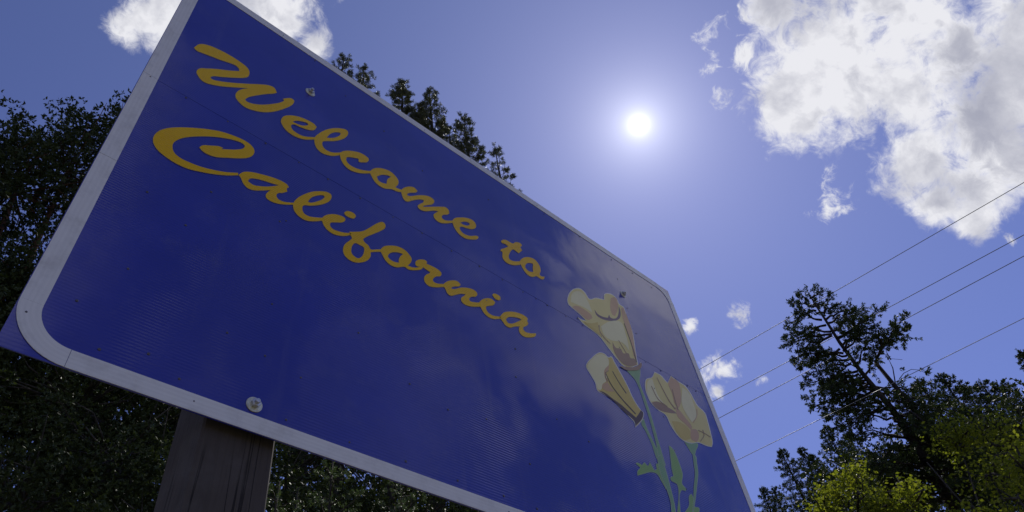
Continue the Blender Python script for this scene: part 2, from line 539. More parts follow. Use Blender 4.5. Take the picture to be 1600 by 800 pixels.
# timber posts
def post(x0, x1, name='post'):
    y0, y1 = YS + .030, YS + .030 + .185
    bm = bmesh.new()
    nz = 26
    rows = []
    for k in range(nz + 1):
        z = -.35 + (Z1 - .12 + .35) * k / nz
        w = .0025
        jx = [random.uniform(-w, w) for _ in range(8)]
        c = .006
        prof = [(x0 + c, y0), (x1 - c, y0), (x1, y0 + c), (x1, y1 - c), (x1 - c, y1), (x0 + c, y1), (x0, y1 - c), (x0, y0 + c)]
        rows.append([bm.verts.new((a + jx[i] * .6, b + (abs(jx[i]) * .5), z)) for i, (a, b) in enumerate(prof)])
    for k in range(nz):
        for i in range(8):
            bm.faces.new((rows[k][i], rows[k][(i + 1) % 8], rows[k + 1][(i + 1) % 8], rows[k + 1][i]))
    bm.faces.new(rows[-1]); bm.faces.new(rows[0][::-1])
    me = bpy.data.meshes.new(name); bm.to_mesh(me); bm.free()
    return link(name, me, [M['timber']], sign)
post(.514, .702)
post(2.462, 2.650)

# white border: four straight strips and four rounded corners of reflective tape on thin strip
BW, BR = .0465, .130
def strip(name, pts_outer, pts_inner, lift):
    """ribbon between two matching lines, with UVs running along it"""
    n = len(pts_outer); t = .0016
    V, F = [], []
    for (a, b), (c, d) in zip(pts_outer, pts_inner):
        V += [(a, YS - lift - t, b), (c, YS - lift - t, d), (a, YS - lift, b), (c, YS - lift, d)]
    for i in range(n - 1):
        k = i * 4
        F += [(k, k + 4, k + 5, k + 1), (k + 2, k + 6, k + 4, k), (k + 1, k + 5, k + 7, k + 3)]
    F += [(0, 1, 3, 2), ((n - 1) * 4 + 2, (n - 1) * 4 + 3, (n - 1) * 4 + 1, (n - 1) * 4)]
    me = mesh_from(name, V, F)
    bm = bmesh.new(); bm.from_mesh(me); bmesh.ops.recalc_face_normals(bm, faces=bm.faces[:])
    uvl = bm.loops.layers.uv.new('UVMap')
    run = np.concatenate([[0], np.cumsum(np.linalg.norm(np.diff(np.asarray(pts_outer), axis=0), axis=1))]) / BW
    for f in bm.faces:
        for lp in f.loops:
            idx = lp.vert.index
            lp[uvl].uv = (run[idx // 4] * .25, (idx % 2))
    bm.to_mesh(me); bm.free()
    return link(name, me, [M['white_border']], sign)
e = .0015
xo0, xo1, zo0, zo1 = X0 + e, X1 - e, Z0 + e, Z1 - e
def straight(p, q, nrm, cuts=(0, 1), lift=.0004):
    p, q, nrm = np.array(p), np.array(q), np.array(nrm)
    for a, b in zip(cuts[:-1], cuts[1:]):
        ts = np.linspace(a + .0004, b - .0004, 6)
        outer = [p + (q - p) * t for t in ts]
        strip('border_strip', outer, [o + nrm * BW for o in outer], lift)
straight((xo0, zo0 + BR), (xo0, zo1 - BR), (1, 0), (0, (CAM_Z + 1.745 - zo0 - BR) / (zo1 - zo0 - 2 * BR), (ZSEAM - zo0 - BR) / (zo1 - zo0 - 2 * BR), 1))
straight((xo1, zo0 + BR), (xo1, zo1 - BR), (-1, 0), (0, (ZSEAM - zo0 - BR) / (zo1 - zo0 - 2 * BR), 1))
straight((xo0 + BR, zo0), (xo1 - BR, zo0), (0, 1), (0, .52, 1))
straight((xo0 + BR, zo1), (xo1 - BR, zo1), (0, -1), (0, .47, 1))
for cx, cz, a0 in ((xo0 + BR, zo0 + BR, 180), (xo1 - BR, zo0 + BR, 270), (xo1 - BR, zo1 - BR, 0), (xo0 + BR, zo1 - BR, 90)):
    an = [R(a0 + 90 * k / 14) for k in range(15)]
    strip('border_corner', [(cx + BR * math.cos(a), cz + BR * math.sin(a)) for a in an],
          [(cx + (BR - BW) * math.cos(a), cz + (BR - BW) * math.sin(a)) for a in an], .0009)

# ---- lettering: each letter is its own cut-out
A1 = ((290, 60), 6.155); A2 = ((430, 160), 6.156); A3 = ((570, 250), 5.715); A4 = ((760, 360), 8.89)
A5 = ((230, 190), 6.154); A6 = ((360, 260), 6.155); A7 = ((490, 320), 6.155); A8 = ((650, 400), 5.715)
LETTERS = [
 (A1, [[(78,92),(125,60),(200,65),(320,112),(430,170),(530,235),(595,290),(612,330),(600,370),(575,380),(480,382),(350,375),(250,370),(236,380),(250,395),(330,415),(450,430),(600,440),(720,445),(800,455),(850,478),(875,525),(855,532),(780,538),(680,552),(600,570),(570,590),(580,605),(640,630),(740,640),(840,632),(920,615),(947,600),(932,585),(970,578),(1015,580),(1042,605),(1025,640),(980,665),(900,695),(830,710),(740,712),(650,695),(570,665),(515,620),(480,570),(478,540),(500,510),(540,492),(605,484),(480,475),(350,465),(260,450),(190,430),(150,405),(115,360),(102,325),(125,295),(200,293),(300,298),(420,312),(515,318),(510,295),(480,265),(420,240),(330,210),(240,175),(160,145),(100,118)]]),
 (A2, [[(52,180),(75,140),(130,128),(220,140),(310,175),(370,210),(397,240),(375,268),(320,268),(240,242),(165,215),(150,225),(160,260),(200,295),(260,325),(320,335),(380,338),(380,360),(300,362),(220,345),(150,310),(95,265),(65,220)],
       [(162,190),(200,180),(260,188),(310,208),(315,222),(270,228),(220,215)]]),
 (A2, [[(378,340),(420,300),(490,265),(570,250),(640,255),(685,270),(700,295),(680,335),(630,362),(560,375),(490,375),(455,382),(450,405),(470,445),(510,472),(560,485),(616,485),(614,511),(560,518),(500,510),(440,485),(395,440),(375,385)],
       [(492,342),(530,305),(580,290),(625,295),(625,310),(590,335),(540,345)]]),
 (A2, [[(612,490),(660,470),(730,470),(810,487),(870,520),(897,550),(885,575),(840,580),(800,572),(798,548),(760,538),(720,530),(685,530),(680,555),(700,590),(750,625),(820,650),(880,660),(914,662),(914,685),(850,687),(770,675),(710,650),(660,605),(630,555),(618,510)]]),
 (A3, [[(45,110),(65,85),(110,73),(170,82),(230,108),(275,150),(298,190),(295,220),(270,246),(310,263),(330,268),(322,285),(290,285),(240,264),(180,258),(130,235),(90,200),(65,160)],
       [(105,150),(150,135),(200,140),(232,152),(200,175),(192,215),(160,208),(120,185)]]),
 (A3, [[(322,274),(350,250),(400,240),(440,250),(468,280),(455,292),(400,296),(378,305),(375,318),(400,325),(470,318),(540,320),(590,338),(618,372),(600,398),(560,405),(520,412),(520,421),(600,420),(680,420),(720,425),(745,450),(750,480),(735,490),(700,492),(685,505),(690,525),(715,540),(785,544),(787,562),(740,568),(680,565),(640,545),(615,515),(612,490),(630,475),(655,460),(610,455),(540,460),(500,450),(475,430),(470,410),(490,395),(520,378),(525,362),(490,355),(420,365),(380,375),(350,360),(330,320)]]),
 (A3, [[(780,545),(800,522),(850,515),(910,520),(960,540),(990,580),(988,605),(960,620),(910,612),(850,600),(845,610),(860,640),(890,665),(940,680),(1000,680),(1012,690),(1005,705),(950,712),(890,700),(840,665),(805,620),(785,575)],
       [(850,562),(880,553),(920,560),(937,575),(920,587),(880,580)]]),
 (A4, [[(200,155),(220,135),(270,138),(320,165),(370,185),(390,170),(440,170),(475,190),(487,215),(465,235),(492,282),(445,322),(410,295),(365,268),(340,285),(312,335),(305,370),(320,405),(370,430),(466,432),(466,480),(400,488),(330,478),(260,440),(220,380),(218,320),(215,300),(190,290),(195,270),(250,250),(300,225),(260,195),(210,175)]]),
 (A4, [[(460,435),(490,395),(540,375),(610,380),(670,410),(710,455),(740,510),(750,570),(735,615),(760,640),(802,645),(800,668),(775,685),(730,665),(690,640),(640,650),(590,635),(540,590),(500,530),(475,480)],
       [(535,500),(555,465),(600,455),(645,470),(640,530),(648,580),(600,575),(555,545)]]),
 (A5, [[(52,190),(60,145),(100,100),(170,72),(280,60),(420,63),(560,75),(700,98),(830,140),(940,190),(1000,235),(1028,285),(1015,325),(970,350),(880,357),(770,352),(660,345),(570,315),(520,280),(498,250),(530,233),(610,235),(690,242),(728,258),(705,268),(780,272),(870,272),(925,258),(938,238),(915,215),(840,185),(720,160),(600,148),(480,147),(360,158),(290,180),(250,210),(240,250),(255,300),(310,350),(400,395),(520,440),(640,470),(760,490),(870,497),(872,520),(780,522),(640,510),(500,485),(380,455),(270,405),(170,340),(100,280),(65,230)]]),
 (A6, [[(75,85),(120,58),(200,58),(300,80),(420,115),(500,150),(545,180),(560,205),(540,215),(545,245),(500,258),(455,262),(440,280),(455,315),(500,340),(560,350),(608,352),(606,372),(520,370),(440,358),(380,335),(340,300),(340,270),(365,245),(385,232),(300,235),(220,232),(160,210),(120,165),(95,110)],
       [(165,145),(185,122),(240,122),(320,142),(400,168),(465,185),(400,195),(300,195),(215,180)]]),
 (A6, [[(602,358),(640,310),(700,275),(780,248),(860,242),(930,252),(968,280),(960,325),(920,355),(850,375),(760,382),(700,380),(690,395),(690,425),(710,460),(760,485),(830,495),(890,497),(886,525),(800,532),(730,525),(670,495),(620,445),(600,395)],
       [(742,342),(775,305),(830,285),(890,283),(905,297),(880,320),(820,343),(765,352)]]),
 (A7, [[(80,130),(110,105),(180,92),(250,105),(300,135),(300,155),(270,172),(200,172),(160,178),(155,200),(175,230),(220,252),(290,270),(355,274),(352,290),(325,300),(260,302),(190,285),(130,245),(90,190)]]),
 (A7, [[(290,80),(310,65),(350,68),(390,90),(405,115),(385,135),(340,125),(300,100)]]),
 (A7, [[(342,262),(400,262),(470,255),(540,220),(620,175),(660,168),(685,190),(685,225),(650,250),(570,285),(490,320),(475,335),(490,365),(525,395),(545,430),(600,432),(650,430),(648,455),(590,455),(545,460),(545,500),(510,540),(450,558),(390,555),(330,525),(290,480),(280,425),(300,380),(345,345),(365,325),(345,285)],
       [(360,430),(370,395),(395,372),(440,390),(480,415),(480,460),(460,500),(425,517),(385,495),(362,465)]]),
 (A7, [[(642,437),(670,405),(730,395),(800,402),(870,435),(915,480),(940,525),(930,560),(903,588),(950,605),(1000,605),(1050,590),(1040,618),(970,632),(910,625),(870,600),(800,605),(740,585),(690,540),(660,490)],
       [(712,495),(735,468),(800,460),(858,478),(830,500),(815,540),(820,560),(770,550),(725,520)]]),
 (A8, [[(-9,72),(0,45),(40,33),(80,40),(98,58),(90,70),(150,98),(205,132),(225,160),(215,182),(180,185),(155,200),(148,220),(170,242),(250,253),(250,278),(170,282),(110,268),(75,232),(70,195),(90,168),(120,155),(125,148),(90,125),(50,100),(20,98),(0,90)]]),
 (A8, [[(242,260),(270,232),(320,220),(365,228),(395,255),(385,272),(340,275),(315,285),(312,295),(340,298),(400,285),(470,290),(520,310),(545,345),(530,365),(490,368),(472,385),(480,405),(520,415),(580,418),(572,455),(500,455),(440,440),(405,410),(400,380),(430,355),(440,345),(400,340),(350,350),(310,358),(280,340),(260,300)]]),
 (A8, [[(560,430),(575,400),(620,380),(670,385),(705,415),(690,440),(650,448),(625,455),(625,480),(645,510),(690,535),(752,543),(752,562),(690,565),(640,545),(600,505),(575,460)]]),
 (A8, [[(678,350),(690,338),(720,345),(750,370),(752,392),(735,398),(700,380)]]),
 (A8, [[(742,548),(780,508),(840,498),(910,510),(965,535),(995,565),(990,580),(1000,605),(985,625),(955,640),(955,655),(975,680),(1020,692),(1068,692),(1065,715),(1000,730),(950,715),(920,680),(918,640),(925,632),(880,632),(835,642),(800,625),(770,585)],
       [(800,570),(820,550),(870,548),(920,560),(940,572),(900,590),(860,605),(820,600)]]),
]
for i, ((org, s), loops) in enumerate(LETTERS):
    plate('letter', [traced(l, org, s) for l in loops], .0003 + .0003 * (i % 2), .0018, [M['yellow'], M['alu']], sign)

# ---- poppies: cut-out flowers with printed petals
FA = ((880, 440), 5.333); FB = ((905, 540), 5.333); FC = ((1000, 570), 5.333); FD = ((980, 660), 5.714)
def inset(pts, k):
    p = np.asarray(pts, float)
    if area(p) < 0: p = p[::-1]
    d0 = unit(p - np.roll(p, 1, 0)); d1 = unit(np.roll(p, -1, 0) - p)
    n0 = np.stack([-d0[:, 1], d0[:, 0]], 1); n1 = np.stack([-d1[:, 1], d1[:, 0]], 1)
    return p + unit(n0 + n1) * k
def line_poly(pts, w0, w1):
    p = np.asarray(pts, float); t = unit(np.gradient(p, axis=0))
    n = np.stack([-t[:, 1], t[:, 0]], 1)
    w = np.linspace(w0, w1, len(p))[:, None] / 2
    return np.concatenate([p + n * w, (p - n * w)[::-1]])
LAY = .00035
def flower(frame, outline, base, layers, z=.0004):
    body = plate('poppy', [traced(outline, *frame)], z, .0009, [M['edge_white'], M['alu']], sign)
    plate('petal', [traced(inset(outline, 5.0), *frame)], z + .0009, .0002, [M[base], M['edge_white']], body)
    for k, (nm, mat, pts) in enumerate(layers):
        plate(nm, [traced(pts, *frame)], z + .00105 + .00009 * k, .00020, [M[mat], M[mat]], body)
    return body

flower(FA, [(32,150),(50,95),(90,60),(140,58),(180,90),(222,146),(270,135),(320,145),(338,150),(342,105),(365,97),(420,115),(455,160),(465,185),(500,210),(530,290),(570,400),(590,480),(600,560),(615,650),(625,695),(560,718),(500,705),(440,640),(370,550),(300,460),(220,395),(160,350),(115,293),(150,315),(188,326),(130,270),(60,210),(40,190)], 'petal_pale', [
    ('petal', 'petal_cream', [(60,170),(75,100),(120,80),(160,100),(210,180),(240,260),(180,220),(110,190)]),
    ('petal_fold', 'petal_pink', [(72,212),(110,202),(180,238),(232,280),(242,305),(208,320),(150,280)]),
    ('petal_fold', 'petal_plum', [(258,235),(290,275),(340,298),(370,303),(380,278),(395,303),(440,305),(458,270),(460,205),(474,240),(472,300),(440,326),(380,328),(320,312),(275,280)]),
    ('petal_fold', 'petal_pink', [(395,138),(430,132),(455,180),(452,235),(430,290),(408,275),(390,220)]),
    ('petal', 'petal_cream', [(312,375),(380,335),(475,338),(515,430),(550,580),(490,510),(400,490),(340,450)]),
    ('petal_fold', 'petal_pink', [(482,222),(500,218),(535,305),(573,420),(593,560),(612,668),(590,630),(560,500),(520,380),(492,300)]),
    ('petal_base', 'petal_brown', [(408,505),(440,555),(475,560),(500,600),(540,600),(560,640),(590,645),(612,695),(560,708),(505,692),(445,628),(415,560)]),
    ('vein', 'petal_dark', line_poly([(505,350),(555,490),(590,600),(610,675)], 5, 8)),
    ('vein', 'petal_brown', line_poly([(458,490),(500,560),(530,612)], 4, 7)),
    ('vein', 'petal_brown', line_poly([(295,365),(300,410),(340,470),(390,520)], 9, 5)),
    ('petal', 'petal_yellow', [(168,338),(230,350),(285,340),(298,410),(315,455),(300,448),(222,385)]),
])
flower(FB, [(55,175),(60,150),(100,105),(160,60),(205,65),(245,97),(265,92),(290,130),(340,220),(400,330),(450,440),(512,535),(535,560),(530,610),(500,650),(465,682),(455,640),(430,610),(350,530),(270,450),(200,405),(150,378),(130,310),(90,240)], 'petal_yellow', [
    ('petal', 'petal_cream', [(64,172),(102,115),(160,72),(200,76),(238,108),(245,155),(215,210),(228,290),(192,325),(180,368),(158,368),(134,305),(97,240)]),
    ('petal_fold', 'petal_pink', [(208,205),(248,160),(240,205),(216,235),(245,325),(295,385),(225,378),(188,345),(200,320),(226,310),(208,250)]),
    ('petal_edge', 'petal_dark', [(162,380),(200,388),(280,445),(340,488),(400,540),(472,602),(500,560),(512,540),(532,562),(522,608),(466,672),(458,632),(380,560),(300,478),(205,405)]),
    ('vein', 'petal_dark', line_poly([(275,215),(330,310),(390,400)], 5, 8)),
    ('vein', 'petal_dark', line_poly([(215,225),(260,320),(340,430),(468,572)], 6, 9)),
    ('vein', 'petal_brown', line_poly([(245,210),(225,222),(215,250),(235,300)], 5, 7)),
])
flower(FC, [(40,190),(50,120),(95,105),(120,60),(170,85),(210,130),(228,150),(255,92),(320,140),(370,170),(410,220),(450,290),(480,340),(540,400),(570,490),(590,570),(605,650),(598,687),(560,680),(475,650),(440,657),(370,640),(310,590),(250,500),(210,420),(150,380),(90,320),(60,260)], 'petal_pale', [
    ('petal', 'petal_cream', [(55,190),(70,130),(100,118),(150,260),(200,330),(140,305),(90,300)]),
    ('petal_fold', 'petal_brown', [(92,316),(140,308),(220,350),(280,385),(305,408),(240,402),(150,374)]),
    ('petal_fold', 'petal_pink', [(234,152),(258,102),(318,146),(333,200),(340,310),(322,362),(290,330),(265,240)]),
    ('petal_base', 'petal_pink', [(420,540),(468,542),(488,610),(470,646),(425,620)]),
    ('petal_fold', 'petal_pink', [(292,350),(330,385),(380,450),(430,520),(425,545),(370,490),(310,430)]),
    ('petal', 'petal_yellow', [(262,470),(330,480),(410,545),(420,615),(370,628),(315,582)]),
    ('petal', 'petal_cream', [(350,190),(400,230),(440,320),(465,440),(430,480),(370,390),(345,320)]),
    ('vein', 'petal_brown', line_poly([(92,178),(150,290),(225,352)], 5, 8)),
    ('vein', 'petal_brown', line_poly([(138,108),(200,230),(245,310),(292,372)], 5, 9)),
    ('vein', 'petal_pink', line_poly([(472,370),(470,430),(440,485)], 8, 6)),
    ('vein', 'petal_brown', line_poly([(482,548),(530,570),(585,605)], 7, 5)),
    ('vein', 'petal_brown', line_poly([(265,205),(290,300),(315,380)], 5, 8)),
    ('vein', 'petal_brown', line_poly([(500,640),(530,590),(520,545)], 5, 6)),
])
def leafage(name, frame, pts, mat='stem_green', z=.0002, rim=4.0):
    b = plate(name, [traced(pts, *frame)], z, .0009, [M['stem_pale'], M['alu']], sign)
    plate('blade', [traced(inset(pts, rim), *frame)], z + .0009, .0002, [M[mat], M[mat]], b)
# brown rims and green cups under the flowers, stems and leaves
plate('sepal', [traced([(470,708),(520,712),(590,715),(630,692),(642,676),(650,695),(634,732),(580,744),(515,738)], *FA)], .0026, .0016, [M['petal_brown'], M['edge_white']], sign)
leafage('stem', FB, [(395,212),(440,206),(508,196),(508,240),(502,300),(545,425),(600,590),(660,800),(720,1000),(695,1000),(635,800),(585,620),(530,450),(495,350),(462,285)], 'stem_green', .0006, 5)
leafage('stem', FB, [(515,640),(535,608),(565,690),(617,800),(690,960),(702,1010),(680,1000),(595,805),(550,710)], 'stem_green', .0003, 4)
leafage('stem', FD, [(272,300),(298,290),(345,430),(385,580),(415,700),(432,800),(450,930),(465,1040),(440,1040),(420,930),(392,800),(385,720),(345,590),(300,480),(275,380)], 'stem_green', .0010, 6)
leafage('cup', FD, [(508,172),(560,188),(622,184),(632,200),(612,258),(604,300),(580,285),(545,232)], 'stem_green', .0002, 4)
leafage('stem', FD, [(580,280),(606,292),(622,370),(632,450),(622,570),(608,690),(598,760),(585,900),(575,1040),(552,1040),(568,900),(588,690),(592,580),(602,450),(592,370)], 'stem_green', .0006, 5)
leafage('leaf', FD, [(73,368),(92,360),(130,382),(150,356),(185,392),(200,355),(218,385),(240,427),(262,420),(253,370),(276,368),(292,420),(350,570),(345,600),(300,520),(260,460),(210,446),(150,460),(90,476),(88,440),(115,405)], 'leaf_green', .0004, 5)
leafage('leaf', FD, [(370,208),(400,228),(440,300),(470,380),(495,470),(490,548),(522,592),(520,614),(490,606),(480,612),(474,800),(470,920),(466,1040),(444,1040),(446,920),(446,800),(455,600),(440,552),(388,516),(388,490),(410,480),(395,420),(386,340)], 'leaf_green', .0003, 5)
leafage('leaf', FD, [(505,830),(550,740),(554,650),(574,638),(592,680),(598,750),(640,764),(642,800),(620,850),(570,900),(530,900)], 'leaf_green', .0003, 5)

# ---- bolts and rivets
def disc_mesh(name, prof, sides=20, jag=None):
    """turned part with its axis along -Y (towards the viewer): prof = (radius, out)"""
    V, F = [], []
    for r, o in prof:
        for k in range(sides):
            a = 2 * math.pi * k / sides
            V.append((r * math.cos(a), -o, r * math.sin(a)))
    for j in range(len(prof) - 1):
        for k in range(sides):
            a, b = j * sides + k, j * sides + (k + 1) % sides
            F.append((a, b, b + sides, a + sides))
    F.append(tuple(range((len(prof) - 1) * sides, len(prof) * sides)))
    return mesh_from(name, V, F)
washer_me = disc_mesh('washer', [(.0215, 0), (.0215, .0022), (.0205, .0030), (.0165, .0032), (.0150, .0042), (.0090, .0046)], 28)
nut_me = disc_mesh('nut', [(.0125, .004), (.0125, .0135), (.0112, .0150), (.0070, .0152)], 6)
shank_me = disc_mesh('shank', [(.0064, .012), (.0064, .0215), (.0056, .0230)], 16)
rivet_me = disc_mesh('rivet', [(.0042, 0), (.0042, .0006), (.0036, .0017), (.0022, .0024), (.0010, .0025), (.0008, .0014)], 12)
washer_me.materials.append(M['washer']); nut_me.materials.append(M['galv']); shank_me.materials.append(M['galv']); rivet_me.materials.append(M['rivet'])
for x, z in ((.6155, CAM_Z + 2.692), (.614, CAM_Z + 1.139), (2.555, CAM_Z + 2.669), (2.555, CAM_Z + 1.139), (.6155, CAM_Z + 1.92), (2.555, CAM_Z + 1.92)):
    if abs(z - CAM_Z - 1.92) < .01: continue
    w = link('bolt', washer_me, (), sign); w.location = (x, YS - .0004, z)
    w.rotation_euler.y = random.uniform(0, 3)
    for nm, me in (('nut', nut_me), ('shank', shank_me)):
        c = link(nm, me, (), w)
RIV = [(155,546),(232,553),(280,592),(425,475),(414,556),(447,656),(546,691),(634,721),(715,751),(787,775),(828,725),(806,589),(994,521),
       (1054,704),(1072,764),(839,795),(492,95),(660,267),(763,312),(447,345),(902,498),(965,436),(980,482),(949,534),(1022,607),(1037,651),
       (955,406),(988,427),(1018,449),(437,346),(290,352),(330,300),(760,470),(805,545),(700,640),(470,590),(355,520),(560,520),(905,370),(850,335),
       (600,205),(540,150),(870,655),(760,655),(640,600),(920,690),(230,300),(200,420),(120,470)]
seam_x = [.087, .205, .35, .49, .62, .74, .88, 1.03, 1.17, 1.32, 1.47, 1.60, 1.72, 1.80, 1.87, 1.99, 2.10, 2.23, 2.36, 2.47, 2.56, 2.68, 2.80, 2.90, 2.975, 3.085]
spots = [on_sign(*p) for p in RIV] + [np.array([x, ZSEAM - .008 + random.uniform(-.003, .003)]) for x in seam_x]
spots += [np.array([X0 + .024, Z0 + .10]), np.array([xo0 + BR * .45, zo0 + BR * .45])]
for k in range(12):
    if k % 4 == 1: spots.append(np.array([X0 + .16 + k * .248, Z0 + .028]))
    if k % 3 == 1: spots.append(np.array([X0 + .14 + k * .252, Z1 - .030]))
for a, b in spots:
    inb = a < X0 + BW or a > X1 - BW or b < Z0 + BW or b > Z1 - BW
    o = link('rivet', rivet_me, (), sign)
    o.location = (a, YS - (.0019 if inb else .0002), b)
    sc = random.uniform(.5, .7) if inb else random.uniform(.7, 1.0); o.scale = (sc, sc, sc)

# ------------------------------------------------------------------ trees
def finish_tree(root, paths, leaf_verts, leaf_mat, bark, sides=6, wood='trunk'):
    V, F = tube_mesh_data(paths, sides)
    link(wood, mesh_from('trunk', V, F, True), [M[bark]], root)
    link('crown', quads_mesh('crown', leaf_verts), [M[leaf_mat]], root)

def twig_sprays(p0, pts, rad_scale, out_o, out_d, out_l, paths, dens, side_len, rnd, droop=.1, start=.18, roll=.35):
    """side twigs with sprigs along one branch polyline"""
    pts = np.asarray(pts)
    seg = np.linalg.norm(np.diff(pts, axis=0), axis=1); tot = seg.sum()
    cum = np.concatenate([[0], np.cumsum(seg)])
    n = max(3, int(tot * dens))
    for k in range(n):
        s = start + (1 - start) * (k + rnd.uniform(0, .9)) / n
        s = min(s, .999)
        d = s * tot
        i = min(np.searchsorted(cum, d, 'right') - 1, len(seg) - 1)
        q = pts[i] + (pts[i + 1] - pts[i]) * ((d - cum[i]) / seg[i])
        t = (pts[i + 1] - pts[i]) / seg[i]
        up = np.array([0, 0, 1.0]); sd = np.cross(t, up); sd /= np.linalg.norm(sd) + 1e-9
        sgn = 1 if k % 2 else -1
        dirv = t * rnd.uniform(.5, 1.0) + sd * sgn * rnd.uniform(.5, 1.0) + up * (rnd.normal(0, roll) - droop)
        dirv /= np.linalg.norm(dirv)
        L = side_len * (1.15 - .75 * s) * rnd.uniform(.55, 1.25)
        m = max(1, int(L / .16))
        for j in range(m):
            w = (j + .3) / m
            o = q + dirv * L * w + np.array([0, 0, -droop * L * w * w])
            out_o.append(o)
            dj = dirv + rnd.normal(0, .26, 3); out_d.append(dj / np.linalg.norm(dj)); out_l.append(rnd.uniform(.6, 1.3))
        if L > .2:
            paths.append(([q, q + dirv * L * .9 + np.array([0, 0, -droop * L * .8])], [.006 * rad_scale, .003 * rad_scale]))
    e = pts[-1] - pts[-2]; e /= np.linalg.norm(e)
    for _ in range(3):
        out_o.append(pts[-1] - e * rnd.uniform(0, .1)); dj = e + rnd.normal(0, .35, 3)
        out_d.append(dj / np.linalg.norm(dj)); out_l.append(rnd.uniform(.7, 1.3))

def conifer(name, label, top, crown_r, seed, z_from=.3, nb=70, mat='fir', blen=.07, bwid=.013, count=16, spr=.20,
            dens=3.2, side=.8, sparse=0.0, lean=(0, 0), group=None, power=.85, lift=.25, trunk_r=None, category='tree', bark='bark', low=None, slope=.6, skew=.8):
    rnd = np.random.default_rng(seed)
    top = np.asarray(top, float)
    bx, by = top[0] - lean[0], top[1] - lean[1]
    bz = float(terrain(bx, by))
    base = np.array([bx, by, bz - .3])
    H = top[2] - bz
    root = empty(name, (bx, by, bz), label, category, group)
    tr = trunk_r or H * .013
    ts = np.linspace(0, 1, 14)
    wob = np.cumsum(rnd.normal(0, .012 * H / 14, (14, 2)), 0); wob -= wob[-1] * ts[:, None]
    trunk = base + (top - base) * ts[:, None]; trunk[:, :2] += wob
    rads = tr * (1 - ts) ** .8 + .012
    paths = [(trunk, rads)]
    O, Dv, Ln = [], [], []
    for k in range(nb):
        u = (k + rnd.uniform(0, 1)) / nb
        u = (k // 5 + rnd.uniform(-.22, .22)) / (nb / 5.0); u = min(max(u, 0), .995)
        t = z_from + (1 - z_from) * u ** skew
        if rnd.uniform() < sparse: continue
        az = k * 2.399 + rnd.uniform(-.5, .5)
        dtop = (1 - t) * H
        L = crown_r * (1 - math.exp(-slope * dtop / crown_r)) * rnd.uniform(.6, 1.2) + .08
        if low is not None: L *= min(1, low + u * 3)
        p = np.array([np.interp(t, ts, trunk[:, i]) for i in range(3)])
        hd = np.array([math.cos(az), math.sin(az), 0])
        pitch = lift + .5 * u
        ss = np.linspace(0, 1, 6)
        pts = np.array([p + hd * L * s + np.array([0, 0, L * (pitch * s - (.55 - .3 * u) * s * s + .12 * s ** 3)]) for s in ss])
        pts[1:] += rnd.normal(0, .035 * L, (5, 3))
        r0 = min(.05, .010 + .012 * L)
        paths.append((pts, r0 * (1 - ss * .85)))
        n0 = len(Ln)
        twig_sprays(p, pts, 1.0, O, Dv, Ln, paths, dens, side * min(1, .08 + L / crown_r * 1.1), rnd)
        f = min(1.0, .35 + .6 * L)
        for q in range(n0, len(Ln)): Ln[q] *= f
    # leader
    for j in range(9):
        O.append(trunk[-1] - np.array([0, 0, .1 + j * .07])); dj = np.array([0, 0, 1.0]) + rnd.normal(0, .10 + .03 * j, 3); Dv.append(dj / np.linalg.norm(dj)); Ln.append(1.0)
    O, Dv, Ln = np.array(O), np.array(Dv), np.array(Ln)
    finish_tree(root, paths, sprigs(O, Dv, spr * Ln, count, blen, bwid, .8), mat, bark, 5)
    return root

